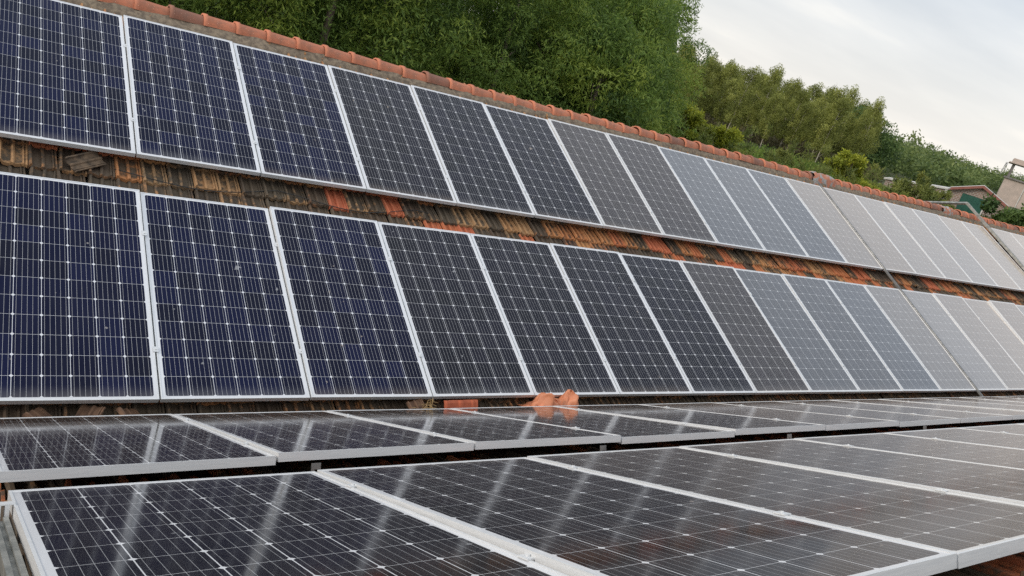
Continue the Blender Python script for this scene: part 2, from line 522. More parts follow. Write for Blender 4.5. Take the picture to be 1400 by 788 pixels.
def tile_field(name, fn, x0, x1, s0, s1, parent, forced=None, expo=0.268, wid=0.203, seed=1):
    """one sheet of interlocking clay tiles; every tile modelled with ribs, lap and lower lip"""
    rng = np.random.default_rng(seed)
    nx = int((x1 - x0) / wid)
    ns = int(math.ceil((s1 - s0) / expo))
    k = len(PROF)
    V, F, UV, TC, RL = [], [], [], [], []
    o = 0
    ph = rng.uniform(0, 9, 6)
    for c in range(ns):
        for i in range(nx):
            tx = x0 + i * wid
            ss = s0 + c * expo
            cl_ = math.sin(tx * 1.3 + ph[0] + c) + math.sin(tx * 2.9 + ph[1] + 2 * c) * 0.8 + math.sin(tx * .55 + ph[2]) * .7
            r = rng.random() + cl_ * 0.07
            if r < 0.50:
                h_, d_ = rng.uniform(0, .7), rng.uniform(.72, 1.0)
            elif r < 0.72:
                h_, d_ = rng.uniform(0, .35), rng.uniform(.45, .7)
            elif r < 0.90:
                h_, d_ = rng.uniform(.4, .85), rng.uniform(.3, .65)
            else:
                h_, d_ = rng.uniform(.85, 1.0), rng.uniform(.0, .2)
            if forced:
                fv = forced(tx + wid / 2, ss + expo / 2, rng)
                if fv:
                    h_, d_ = fv
            jz, js, jr = rng.normal(0, .0035), rng.normal(0, .009), rng.normal(0, .022)
            if rng.random() < 0.03:
                js -= rng.uniform(.01, .04)
                jr += rng.normal(0, .05)
            rows = []
            for (vv, lift, dz) in ((-0.035, .030, -.026), (-0.012, .034, -.004), (.08, .031, 0), (.75, .008, 0), (1.06, -.002, 0)):
                for (pu, pz) in PROF:
                    lx = pu * wid
                    ls = vv * expo
                    # scooped lower lip
                    if vv < 0.05:
                        ls += -0.010 * math.cos((pu - .5) * 12.5) + .004 * math.sin(pu * 40 + i)
                    x = tx + lx - jr * ls
                    s_ = ss + ls + js + jr * (lx - wid / 2)
                    V.append(fn(x, s_, TILE_H + pz * 1.5 + lift + jz + dz))
                    UV.append((pu, max(vv, 0)))
                    relief = min(1.0, pz / .014) * 0.74 if vv > .05 else .95
                    if vv >= .75:
                        relief *= .75
                    RL.append(relief)
                    TC.append((h_, d_, rng.random() if False else .5, 1))
            for a_ in range(4):
                for q in range(k - 1):
                    b0 = o + a_ * k + q
                    F.append((b0, b0 + 1, b0 + k + 1, b0 + k))
            o += 5 * k
    me = bpy.data.meshes.new(name)
    me.from_pydata([tuple(v) for v in V], [], F)
    me.materials.append(M['tile'])
    uvl = me.uv_layers.new(name='UVMap')
    li = np.empty(len(me.loops), dtype=np.int32)
    me.loops.foreach_get('vertex_index', li)
    uvl.data.foreach_set('uv', np.array(UV, dtype=np.float32)[li].ravel())
    ca = me.color_attributes.new('tile', 'FLOAT_COLOR', 'POINT')
    ca.data.foreach_set('color', np.array(TC, dtype=np.float32).ravel())
    ra = me.attributes.new('relief', 'FLOAT', 'POINT')
    ra.data.foreach_set('value', np.array(RL, dtype=np.float32))
    me.update()
    return obj(name, me, parent)


ORANGE = [(1.70, 1.93, 'm'), (2.27, 2.49, 'm'), (1.9, 2.55, 't'), (2.72, 3.28, 'l'), (-.7, -.1, 't'), (5.85, 6.35, 'm'), (7.3, 7.85, 'l'), (10.6, 11.0, 'm'), (12.9, 13.2, 'm')]
OCHRE = [(-1.3, -.6, 'm'), (-.22, -.02, 'm'), (.1, .33, 'm'), (.55, .8, 'm'), (3.05, 3.5, 'm'), (3.8, 4.1, 'm'), (4.3, 5.7, 'm'), (6.5, 6.8, 'm'), (8.2, 9.2, 'm'), (9.9, 10.5, 'm')]
DARK = [(-.6, -.22, 'm'), (.8, 1.70, 'm'), (1.93, 2.27, 'm'), (2.49, 3.05, 'm'), (3.5, 3.7, 'm'), (-1.3, 1.9, 'l'), (1.9, 2.7, 'l')]


def far_forced(x, s, rng):
    row = 'l' if 1.95 < s < 2.2 else 'm' if 2.2 < s < 2.47 else 't' if 2.47 < s < 2.74 else None
    if row:
        for (a, b_, r_) in ORANGE:
            if r_ == row and a < x < b_:
                return rng.uniform(.88, 1.0), rng.uniform(.02, .30)
        for (a, b_, r_) in OCHRE:
            if r_ == row and a < x < b_ and rng.random() < .85:
                return (rng.uniform(.0, .35) if x < 4.2 else rng.uniform(.4, .9)), rng.uniform(.36, .60)
        for (a, b_, r_) in DARK:
            if r_ == row and a < x < b_:
                return rng.uniform(0, .6), rng.uniform(.68, 1.0)
        if rng.random() < .72:
            return rng.uniform(0, .8), rng.uniform(.62, 1.0)
        return rng.uniform(.3, .9), rng.uniform(.3, .6)
    if s < .3:
        return rng.uniform(.2, .75), rng.uniform(.62, .95)
    if s > 4.2:
        return rng.uniform(.1, .5), rng.uniform(.2, .55)
    return None


def cap_mesh():
    mb = MB()
    n = 10
    L_ = 0.352
    prof = [(0.0, .112), (.045, .114), (.047, .100), (L_, .090)]
    pts = []
    for (x, r) in prof:
        for k in range(n + 1):
            an = math.pi * k / n
            pts.append((x, -math.cos(an) * r * 1.12, math.sin(an) * r - .02))
    fs = []
    for i in range(len(prof) - 1):
        for k in range(n):
            q = i * (n + 1) + k
            fs.append((q, q + 1, q + n + 2, q + n + 1))
    # inner thickness at the open collar end
    o = len(pts)
    for k in range(n + 1):
        an = math.pi * k / n
        pts.append((0.0, -math.cos(an) * .095 * 1.12, math.sin(an) * .095 - .02))
    for k in range(n):
        fs.append((k + 1, k, o + k, o + k + 1))
    mb.poly(pts, fs)
    return mb.mesh('ridge_tile', M['cap'], True)


def house(name, label, fn, other, x0, x1, sgn, forced, seed, caps):
    root = tag(empty(name, fn((x0 + x1) / 2, 0, TILE_H)), label, 'house')
    root.location = (0, 0, 0)
    tile_field('roof_tiles', fn, x0, x1, -0.20, APEX - .02, root, forced, seed=seed)
    ap = fn(0, APEX, TILE_H)

    def back(x, s, h):                      # the slope behind the ridge, mirrored about it
        p = fn(x, s, h)
        return Vector((p.x, 2 * ap.y - p.y, p.z))
    # back slope as a ribbed sheet of the same tiles, coarser
    mb = MB()
    nxx = int((x1 - x0) / .2)
    for i in range(nxx):
        for (ua, ub, za, zb) in ((0, .1, .03, .03), (.1, .2, .0, .0)):
            xa, xb = x0 + i * .2 + ua, x0 + i * .2 + ub
            mb.poly([back(xa, -.2, TILE_H + za - .01), back(xb, -.2, TILE_H + zb - .01), back(xb, APEX, TILE_H + zb - .01), back(xa, APEX, TILE_H + za - .01)], [(0, 1, 2, 3)])
    obj('back_slope', mb.mesh('back_slope', M['old_tile']), root)
    # walls
    ye, ze = fn(0, -.05, TILE_H - .12).y, fn(0, -.05, TILE_H - .12).z
    yb = 2 * ap.y - ye
    mb = MB()
    ya, yz = min(ye, yb), max(ye, yb)
    inset = .06
    prof = [(ya + inset, -3.4), (yz - inset, -3.4), (yz - inset, ze), (ap.y, ap.z - .10), (ya + inset, ze)]
    pts = [(x0 + .25, y, z) for y, z in prof] + [(x1 - .25, y, z) for y, z in prof]
    mb.poly(pts, [(0, 1, 2, 3, 4), (9, 8, 7, 6, 5)] + [(i, i + 5, (i + 1) % 5 + 5, (i + 1) % 5) for i in range(5)])
    obj('wall', mb.mesh('wall', M['plaster']), root)
    if caps:
        cm = cap_mesh()
        nc = 0
        x = caps[0]
        rr = random.Random(4)
        while x < caps[1] and nc < 100:
            o = obj('ridge_tile', cm, root)
            sag = .012 * math.sin(x * .9) + rr.uniform(-.006, .006)
            o.location = (x, ap.y + rr.uniform(-.008, .008), ap.z + .055 + sag)
            o.rotation_euler = (rr.uniform(-.03, .03), rr.uniform(-.012, .012) + .012, rr.uniform(-.02, .02))
            x += .333
            nc += 1
    # mortar bedding under the caps: a lumpy fillet on both sides
    for side, f2 in (('front', fn), ('rear', back)):
        mb = MB()
        pts, fs = [], []
        n = int((x1 - x0) / .05)
        rr = np.random.default_rng(3)
        wob = np.convolve(rr.normal(0, 1, n + 9), np.ones(4) / 4, 'same')
        for i in range(n + 1):
            x = x0 + i * .05
            lo = APEX - (.215 if x < 1.6 else .165) - .05 * abs(wob[i]) - .02 * math.sin(x * 2.1)
            for (s_, h) in ((lo, TILE_H + .022), (lo + .035, TILE_H + .062 + .012 * wob[i]), (APEX - .085, TILE_H + .076 + .01 * wob[i + 3]), (APEX - .005, TILE_H + .10)):
                pts.append(f2(x, s_, h))
        for i in range(n):
            for q in range(3):
                b0 = i * 4 + q
                fs.append((b0, b0 + 1, b0 + 5, b0 + 4))
        mb.poly(pts, fs)
        obj('ridge_mortar', mb.mesh('ridge_mortar', M['mortar'], True), root)
    return root


far_house = house('tiled_house', 'long house across the valley with weathered clay tile roof and orange ridge', far_pt, None, -4.0, 33.0, 1, far_forced, 11, (-2.2, 31.0))
def near_forced(x, s, rng):
    if rng.random() < .55:
        return rng.uniform(0, .6), rng.uniform(.8, 1.0)
    return rng.uniform(.75, .95), rng.uniform(.5, .72)


near_house = house('tiled_house', 'nearer house with dark weathered tile roof under the lying solar panels', near_pt, None, -4.0, 27.0, -1, near_forced, 23, None)

# cement patches on the far ridge
def patch(x0, x1, label):
    mb = MB()
    ap = far_pt(0, APEX, TILE_H)
    rr = random.Random(int(x0 * 10))
    pts, fs = [], []
    n, k = 10, 9
    for i in range(n + 1):
        x = x0 + (x1 - x0) * i / n
        e = 1 if 0 < i < n else .86
        for j in range(k):
            an = math.pi * (j / (k - 1))
            r = (.118 + rr.uniform(-.020, .020)) * e
            pts.append((x + rr.uniform(-.02, .02), ap.y - math.cos(an) * r * 1.35, ap.z + .035 + math.sin(an) * r * (1.0) - (0.10 if j in (0, k - 1) else 0)))
    for i in range(n):
        for j in range(k - 1):
            q = i * k + j
            fs.append((q, q + 1, q + k + 1, q + k))
    mb.poly(pts, fs)
    return obj('cement_patch', mb.mesh('cement_patch', M['cement'], True), far_house)


patch(11.55, 12.25, '')
patch(16.3, 16.75, '')

# valley gutter between the two roofs
mb = MB()
gz = far_pt(0, -.2, TILE_H).z
for i in range(1):
    pts = [(-4, -.42, gz + .03), (-4, -.20, gz - .06), (-4, -.02, gz - .06), (-4, .2, gz + .05)]
    pts += [(27, p[1], p[2]) for p in pts[:4]]
    mb.poly(pts, [(0, 1, 5, 4), (1, 2, 6, 5), (2, 3, 7, 6)])
tag(obj('valley_gutter', mb.mesh('valley_gutter', M['dark_concrete'])), 'dark gutter in the valley between both tile roofs', 'gutter')

# ------------------------------------------------------------------ solar panels
def frame_mesh():
    mb = MB()
    w2, l, lip, wall = PW / 2, PL, .0085, .0022
    # each bar: a C profile (lip, outer wall, foot), mitred at the corners, lofted round the rectangle
    prof = [(0.0, -PT), (0.0, 0.0), (lip, 0.0), (lip, -.0022), (wall, -.0024), (wall, -PT + .002), (.028, -PT + .002), (.028, -PT)]
    corners = [(-w2, 0, 1, 1), (w2, 0, -1, 1), (w2, l, -1, -1), (-w2, l, 1, -1)]
    pts = []
    for (cx, cy, sx, sy) in corners:
        for (d, z) in prof:
            pts.append((cx + sx * d, cy + sy * d, z))
    k = len(prof)
    fs = []
    for c in range(4):
        c2 = (c + 1) % 4
        for i in range(k):
            i2 = (i + 1) % k
            fs.append((c * k + i, c2 * k + i, c2 * k + i2, c * k + i2))
    mb.poly(pts, fs)
    me = mb.mesh('frame', M['alu'])
    import bmesh
    bm = bmesh.new()
    bm.from_mesh(me)
    bmesh.ops.recalc_face_normals(bm, faces=bm.faces[:])
    bm.to_mesh(me)
    bm.free()
    return me


def glass_mesh(material):
    w2, d = PW / 2 - .0024, .0024
    z = -.0023
    pts = [(-w2, d, z), (w2, d, z), (w2, PL - d, z), (-w2, PL - d, z), (-w2, d, z - .006), (w2, d, z - .006), (w2, PL - d, z - .006), (-w2, PL - d, z - .006)]
    mb = MB().poly(pts, [(0, 1, 2, 3), (7, 6, 5, 4), (0, 4, 5, 1), (1, 5, 6, 2), (2, 6, 7, 3), (3, 7, 4, 0)])
    me = mb.mesh('glass', material)
    me.materials.append(M['back'])
    me.polygons[1].material_index = 1
    uvl = me.uv_layers.new(name='UVMap')
    ou = (PW - 6 * .1610) / 2
    ov = (PL - 12 * .1590) / 2
    for p in me.polygons:
        for li in p.loop_indices:
            c = me.vertices[me.loops[li].vertex_index].co
            uvl.data[li].uv = (c.x + PW / 2 - ou, c.y - ov)
    return me


def clamp_mesh(end=False):
    g = P - PW
    mb = MB()
    mb.box(-.012 - g / 2, .012 + g / 2, -.022, .022, .0005, .0045)      # top plate bridging both frames
    mb.box(-g / 2 + .002, g / 2 - .002, -.020, .020, -.045, .0005)       # stem in the gap
    mb.tube([(0, 0, .004), (0, 0, .0095)], [.0062, .0062], 6)            # bolt head
    return mb.mesh('clamp', M['alu'])


FRAME = frame_mesh()
GLASS = {k: glass_mesh(M[k]) for k in ('cell_navy', 'cell_black', 'cell_brown', 'cell_lying', 'cell_sheen', 'cell_haze', 'cell_hazy')}
CLAMP = clamp_mesh()
ORD = ['first', 'second', 'third', 'fourth', 'fifth', 'sixth', 'seventh', 'eighth', 'ninth', 'tenth', 'eleventh', 'twelfth', 'thirteenth',
       'fourteenth', 'fifteenth', 'sixteenth', 'seventeenth', 'eighteenth', 'nineteenth', 'twentieth']
prng = random.Random(12)


def panel(x, row, kind, label, group, clamp=True, clamp_s=(.42, 1.50), tilt=0.0035):
    if row in (1, 2):
        s0 = 0.0 if row == 2 else PL + G
        loc, rot = far_pt(x, s0, 0), Euler((A, 0, 0))
    else:
        s0 = 0.0 if row == 3 else PL + .4444
        loc, rot = near_pt(x, s0, 0), Euler((A, 0, math.pi))
    root = empty('solar_panel', loc)
    # small mounting error of each module
    e = Euler((prng.gauss(0, tilt), prng.gauss(0, tilt), 0))
    root.rotation_euler = (rot.to_matrix() @ e.to_matrix()).to_euler()
    tag(root, label, 'solar panel', group)
    obj('frame', FRAME, root)
    obj('glass', GLASS[kind], root)
    if clamp:
        sx = 1 if row in (1, 2) else -1
        for cs in clamp_s:
            obj('clamp', CLAMP, root, (sx * P / 2, cs + prng.uniform(-.03, .03), 0))
    return root


G1, G2 = 'panels in the upper row of the far roof', 'panels in the lower row of the far roof'
G3, G4 = 'panels in the valley row of the near roof', 'panels in the front row of the near roof'
SH = 0.035                                 # wider joint where the aluminium rail runs
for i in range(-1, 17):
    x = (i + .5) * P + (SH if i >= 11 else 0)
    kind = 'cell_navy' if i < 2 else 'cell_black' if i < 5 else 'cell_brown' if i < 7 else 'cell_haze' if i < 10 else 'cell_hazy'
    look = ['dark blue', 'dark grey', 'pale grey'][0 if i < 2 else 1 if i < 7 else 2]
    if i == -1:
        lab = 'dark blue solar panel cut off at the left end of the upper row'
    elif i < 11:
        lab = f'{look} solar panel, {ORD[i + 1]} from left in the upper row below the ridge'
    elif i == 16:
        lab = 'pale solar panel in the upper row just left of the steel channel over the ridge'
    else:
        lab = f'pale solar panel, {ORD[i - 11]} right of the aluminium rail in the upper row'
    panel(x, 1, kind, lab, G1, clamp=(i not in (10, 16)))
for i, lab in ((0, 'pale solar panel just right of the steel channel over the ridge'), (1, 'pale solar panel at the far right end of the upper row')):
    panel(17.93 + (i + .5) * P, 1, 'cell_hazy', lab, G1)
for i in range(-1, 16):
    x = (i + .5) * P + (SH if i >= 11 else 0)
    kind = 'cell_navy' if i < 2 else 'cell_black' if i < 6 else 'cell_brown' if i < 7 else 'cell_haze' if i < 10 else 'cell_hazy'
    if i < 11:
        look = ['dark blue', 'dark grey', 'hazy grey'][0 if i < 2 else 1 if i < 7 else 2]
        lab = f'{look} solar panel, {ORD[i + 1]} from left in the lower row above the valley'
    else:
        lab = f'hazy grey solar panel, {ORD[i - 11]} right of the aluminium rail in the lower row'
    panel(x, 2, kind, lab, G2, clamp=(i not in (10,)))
X3 = -1.00333
for i in range(0, 14):
    panel(X3 + (i + .5) * P, 3, 'cell_lying' if i < 5 else 'cell_sheen', f'lying dark solar panel, {ORD[i]} from left in the row along the valley', G3, clamp_s=(.36, 1.52))
for i in range(0, 10):
    panel(X3 + (i + .5) * P, 4, 'cell_lying' if i < 2 else 'cell_sheen', f'lying dark solar panel, {ORD[i]} from left in the front row' + (' nearest the viewer' if i < 3 else ''), G4, clamp_s=(.36, 1.40))

# ------------------------------------------------------------------ rails, brackets, channels, cable
def bar(name, fn, pts2, half, up, material, channel=False):
    """bar following (x, s, h) points in a roof frame"""
    mb = MB()
    for (a, b_) in zip(pts2[:-1], pts2[1:]):
        pa, pb = fn(*a), fn(*b_)
        d = (pb - pa).normalized()
        side = Vector((1, 0, 0)) if abs(d.x) < .5 else Vector((0, d.z, -d.y)).normalized()
        if abs(d.x) >= .5:
            side = (fn(0, 1, 0) - fn(0, 0, 0)).normalized()
        nrm = side.cross(d).normalized()
        if nrm.z < 0:
            nrm = -nrm

        def q(s_, n_, p):
            return p + side * s_ + nrm * n_
        if channel:
            prof = [(-half, 0), (-half, up), (-half + .004, up), (-half + .004, .004), (half - .004, .004), (half - .004, up), (half, up), (half, 0)]
        else:
            prof = [(-half, 0), (-half, up), (-.007, up), (-.007, up - .012), (.007, up - .012), (.007, up), (half, up), (half, 0)]
        k = len(prof)
        pts = [q(s_, n_, pa) for s_, n_ in prof] + [q(s_, n_, pb) for s_, n_ in prof]
        mb.poly(pts, [(i, (i + 1) % k, (i + 1) % k + k, i + k) for i in range(k)] + [tuple(range(k)), tuple(range(2 * k - 1, k - 1, -1))])
    me = mb.mesh(name, material)
    import bmesh
    bm = bmesh.new()
    bm.from_mesh(me)
    bmesh.ops.recalc_face_normals(bm, faces=bm.faces[:])
    bm.to_mesh(me)
    bm.free()
    return obj(name, me)


# horizontal rails carrying each row (seen in the joints and under the edges)
for fn, s0, x0, x1, row in ((far_pt, 0, -1.1, 16.8, 'lower row on the far roof'), (far_pt, PL + G, -1.1, 20.0, 'upper row on the far roof'),
                            (near_pt, 0, X3 + .012, 13.6, 'valley row'), (near_pt, PL + .4444, X3 + .012, 9.5, 'front row')):
    for k, cs in enumerate((.42, 1.50) if fn is far_pt else (.36, 1.50)):
        o = bar('mounting_rail', fn, [(x0, s0 + cs, -PT - .042), (x1, s0 + cs, -PT - .042)], .018, .041, M['rail'])
        tag(o, ('lower' if k == 0 else 'upper') + f' aluminium rail hidden under the panels of the {row}', 'rail', 'rails under the panels')

# L-feet
def bracket(fn, x, s, label, group):
    mb = MB()

    def tf(a, b_, c):
        return tuple(fn(x + a, s + b_, c))
    mb.box(-.022, -.008, -.003, .003, TILE_H + .02, -PT - .002, tf)
    mb.box(.008, .022, -.003, .003, TILE_H + .02, -PT - .002, tf)
    mb.box(-.0081, .0081, -.003, .003, TILE_H + .02, TILE_H + .055, tf)
    mb.box(-.0081, .0081, -.003, .003, -PT - .030, -PT - .002, tf)
    mb.box(-.022, .022, -.003, .06, TILE_H + .015, TILE_H + .0199, tf)
    tag(obj('roof_bracket', mb.mesh('roof_bracket', M['rail'])), label, 'bracket', group)


for x, pos in ((.21, 'leftmost'), (1.95, 'second from left'), (3.72, 'third from left'), (5.60, 'fourth from left')):
    bracket(near_pt, x, PL + .012, f'slotted metal foot under the valley row panels, {pos} of those showing', 'slotted feet under the valley row')

xr = 11 * P + SH / 2
tag(bar('cover_rail', far_pt, [(xr, -.14, -.012), (xr, 4.47, -.012)], .015, .030, M['rail']),
    'long grey aluminium rail running up the far roof between two panels', 'rail')
xs = 17 * P + .075
ch = empty('steel_channel', far_pt(xs, 2.2, 0))
ch.location = (0, 0, 0)
tag(ch, 'grey steel channel rising beyond the ridge and bending over it at far right', 'cable channel')
o = bar('sloping_channel', far_pt, [(xs, 2.0, .0), (xs, 5.02, .03)], .03, .05, M['galv'])
o.parent = ch
tip = far_pt(xs, 5.02, .03)
mb = MB()
mb.tube([tip + Vector((0, -.02, .02)), tip + Vector((-.1, 1.3, -.42))], [.035, .035], 4)
obj('rear_channel', mb.mesh('rear_channel', M['galv']), ch)
# rail left of the front row
tag(bar('edge_rail', near_pt, [(X3 - .0275, 2.66, -.070), (X3 - .0275, 4.62, -.070)], .0205, .042, M['galv']),
    'galvanised channel lying beside the left edge of the front panel row', 'rail')
mb = MB()


def tfc(a, b_, c):
    return tuple(near_pt(X3 + a, 2.62 + b_, c))


mb.box(-.030, .010, -.022, .022, .0006, .0045, tfc)
mb.box(-.030, -.026, -.022, .022, -.055, .0006, tfc)
mb.box(-.016, -.004, -.022, .022, -.040, .0004, tfc)
tag(obj('end_clamp', mb.mesh('end_clamp', M['alu'])), 'small end clamp gripping the left edge of the first front row panel', 'clamp')

# thin black cable hanging across the tile strip
pts = []
for i in range(40):
    x = -.15 + i * .075
    pts.append(far_pt(x, 2.30 - .13 * abs(math.sin(x * 2.2 + .5)) ** 1.3, TILE_H + .058 + .008 * math.sin(x * 5)))
tag(obj('cable', MB().tube(pts, [.0042] * 40, 6).mesh('cable', M['black_plastic'], True)), 'thin black cable sagging over the tile strip under the upper panels', 'cable')

# ------------------------------------------------------------------ loose tiles and cloth in the valley
def loose_tile(mt, sx=.20, sy=.30):
    mb = MB()
    k = len(PROF)
    pts, fs = [], []
    for (vy, dz) in ((0, 0), (.06, .004), (.9, 0), (1, -.006)):
        for (pu, pz) in PROF:
            pts.append((pu * sx - sx / 2, vy * sy - sy / 2, pz * 1.0 + dz))
    n0 = len(pts)
    for (x, y, z) in list(pts):
        pts.append((x, y, z - .013))
    for a_ in range(3):
        for q in range(k - 1):
            b0 = a_ * k + q
            fs.append((b0, b0 + 1, b0 + k + 1, b0 + k))
            fs.append((n0 + b0, n0 + b0 + k, n0 + b0 + k + 1, n0 + b0 + 1))
    for q in range(k - 1):
        fs.append((q, n0 + q, n0 + q + 1, q + 1))
        b0 = 3 * k + q
        fs.append((b0, b0 + 1, n0 + b0 + 1, n0 + b0))
    for a_ in range(3):
        b0 = a_ * k
        fs.append((b0, b0 + k, n0 + b0 + k, n0 + b0))
        b0 = a_ * k + k - 1
        fs.append((b0, n0 + b0, n0 + b0 + k, b0 + k))
    return mb.poly(pts, fs).mesh('loose_tile', mt)


def put(me, name, loc, rot, label, cat, group=None):
    o = obj(name, me, None, loc)
    o.rotation_euler = rot if isinstance(rot, tuple) else rot.to_euler()
    return tag(o, label, cat, group)


TB = far_pt
put(loose_tile(M['tile_loose'], .15, .27), 'loose_tile', TB(-.36, 2.30, TILE_H + .072), Matrix.Rotation(A, 3, 'X') @ Matrix.Rotation(math.radians(-58), 3, 'Z') @ Matrix.Rotation(.12, 3, 'Y'), 'brown loose roof tile lying askew on the strip under the upper panels', 'roof tile')
put(loose_tile(M['new_tile'], .34, .22), 'loose_tile', (2.32, -.10, -.108), (math.radians(62), .02, math.radians(3)), 'clean orange roof tile propped upright in the valley left of the cloth', 'roof tile')
for (x, y, z, rot, mt, lab) in ((-.66, -.06, -.115, (.45, .1, .9), 'old_tile', 'broken brown tile piece leaning in the valley at far left'),
                                (-.42, -.05, -.110, (.5, -.2, -.6), 'old_tile', 'broken tile piece in the valley, second from left'),
                                (-.16, -.07, -.115, (.35, .3, .5), 'old_tile', 'broken tile piece in the valley below the second lower panel'),
                                (1.93, -.08, -.09, (.5, -.15, .2), 'old_tile', 'dark tile piece under the straw in the valley')):
    put(loose_tile(M[mt], .15, .20), 'tile_fragment', (x, y, z), rot, lab, 'broken tile', 'broken tiles in the valley')
mb = MB()
rr = random.Random(5)
for k in range(26):
    a = Vector((2.0 + rr.gauss(0, .05), -.10 + rr.gauss(0, .03), -.045 + rr.gauss(0, .015)))
    d = Vector((rr.gauss(0, 1), rr.gauss(0, .5), rr.gauss(0, .35))).normalized() * rr.uniform(.05, .11)
    mb.tube([a - d / 2, a + Vector((0, 0, .012)), a + d / 2], [.003, .004, .002], 4)
tag(obj('straw', mb.mesh('straw', M['straw'])), 'small clump of dry straw in the valley left of the propped tile', 'straw')

# orange cloth: a crumpled sheet with two humps draped over the near row's lower edge
mb = MB()
NXC, NYC = 56, 26
pts = []
rr = np.random.default_rng(8)
for j in range(NYC):
    for i in range(NXC):
        u, v = i / (NXC - 1), j / (NYC - 1)
        x = 2.98 + .53 * u
        env = math.sin(math.pi * min(max(v * 1.02, 0), 1)) ** .6
        hump = .185 * math.exp(-(abs(u - .36) / .19) ** 1.4) + .180 * math.exp(-((u - .90) / .15) ** 2) + .06 * math.exp(-((u - .64) / .2) ** 2)
        fold = .012 * math.sin(u * 34 + v * 7) + .010 * math.sin(u * 19 - v * 15) + .007 * math.sin(u * 61 + 3 * v * v * 9)
        edge = min(u, 1 - u) * 10
        z = -.115 + (hump + fold * 1.3 * min(1, edge)) * env
        y = -.205 + .23 * v + .014 * math.sin(u * 23 + 2) * env + .012 * math.sin(u * 47)
        pts.append((x + .010 * math.sin(v * 17 + u * 9), y, z))
fs = [(j * NXC + i, j * NXC + i + 1, (j + 1) * NXC + i + 1, (j + 1) * NXC + i) for j in range(NYC - 1) for i in range(NXC - 1)]
tag(obj('orange_cloth', mb.poly(pts, fs).mesh('orange_cloth', M['cloth'], True)), 'crumpled orange woven plastic cloth lying in the valley between the rows', 'cloth')

# ------------------------------------------------------------------ ground
def sst(a, b_, x):
    x = min(1, max(0, (x - a) / (b_ - a)))
    return x * x * (3 - 2 * x)


def ground_h(x, y):
    d = math.hypot(x, y)
    h = -3.3 + 3.75 * sst(9.2, 18, y + .12 * x * sst(6, 20, x))
    h += .22 * math.sin(x * .21 + 1) * math.sin(y * .17) * sst(10, 25, d)
    h -= .35 * sst(40, 110, d)
    return h


mb = MB()
xs_ = np.unique(np.concatenate([np.linspace(-30, 90, 91), np.array([-1800, -900, -450, -220, -110, -60, 120, 160, 220, 320, 480, 800, 1300, 2200])]))
ys_ = np.unique(np.concatenate([np.linspace(-24, 70, 81), np.array([-1800, -900, -400, -180, -80, 85, 110, 150, 220, 320, 500, 900, 1500, 2200])]))
pts = [(x, y, ground_h(x, y)) for y in ys_ for x in xs_]
nx_ = len(xs_)
fs = [(j * nx_ + i, j * nx_ + i + 1, (j + 1) * nx_ + i + 1, (j + 1) * nx_ + i) for j in range(len(ys_) - 1) for i in range(nx_ - 1)]
tag(obj('ground', mb.poly(pts, fs).mesh('ground', M['ground'], True)), None, None, None, 'structure')

# ------------------------------------------------------------------ vegetation
def leaf_mesh(name, clumps, per, ll, lw, droop, material, seed, shell=.55):
    """clumps: (x, y, z, rx, rz, tone); scatter rhombic leaves in the outer shell of each clump"""
    rng = np.random.default_rng(seed)
    C_, T_, N_ = [], [], []
    for (x, y, z, rx, rz, tone), n in zip(clumps, per):
        d = rng.normal(size=(n, 3))
        d /= np.linalg.norm(d, axis=1)[:, None]
        r = (shell + (1 - shell) * rng.random(n)) ** 1.0
        r = np.where(rng.random(n) < .12, r * rng.uniform(.9, 1.25, n), r)
        lump = 1 + .18 * np.sin(d[:, 0] * 5 + x * 7) * np.sin(d[:, 1] * 5 + y * 5) + .14 * np.sin(d[:, 2] * 7 + z * 3)
        p = d * r[:, None] * lump[:, None] * np.array([rx, rx, rz]) + np.array([x, y, z])
        C_.append(p)
        N_.append(d)
        T_.append(np.clip(tone + rng.normal(0, .15, n) + .08 * d[:, 2], 0, 1))  # clump tops painted lighter, standing in for light from above
    C_ = np.concatenate(C_)
    T_ = np.concatenate(T_)
    n = len(C_)
    ax = rng.normal(size=(n, 3))
    ax[:, 2] -= droop
    ax /= np.linalg.norm(ax, axis=1)[:, None]
    sd = np.cross(ax, np.concatenate(N_) + rng.normal(size=(n, 3)) * .45)
    sd /= np.linalg.norm(sd, axis=1)[:, None] + 1e-9
    L_ = (ll * rng.uniform(.65, 1.3, n))[:, None]
    W_ = (lw * rng.uniform(.7, 1.3, n))[:, None]
    v = np.empty((n, 4, 3), dtype=np.float32)
    v[:, 0] = C_
    v[:, 1] = C_ + ax * L_ * .45 + sd * W_ / 2
    v[:, 2] = C_ + ax * L_
    v[:, 3] = C_ + ax * L_ * .45 - sd * W_ / 2
    me = bpy.data.meshes.new(name)
    me.vertices.add(n * 4)
    me.vertices.foreach_set('co', v.ravel())
    me.loops.add(n * 4)
    me.loops.foreach_set('vertex_index', np.arange(n * 4, dtype=np.int32))
    me.polygons.add(n)
    me.polygons.foreach_set('loop_start', np.arange(0, n * 4, 4, dtype=np.int32))
    me.polygons.foreach_set('loop_total', np.full(n, 4, dtype=np.int32))
    me.materials.append(material)
    at_ = me.attributes.new('leaf', 'FLOAT', 'POINT')
    at_.data.foreach_set('value', np.repeat(T_, 4).astype(np.float32))
    me.update(calc_edges=True)
    return me


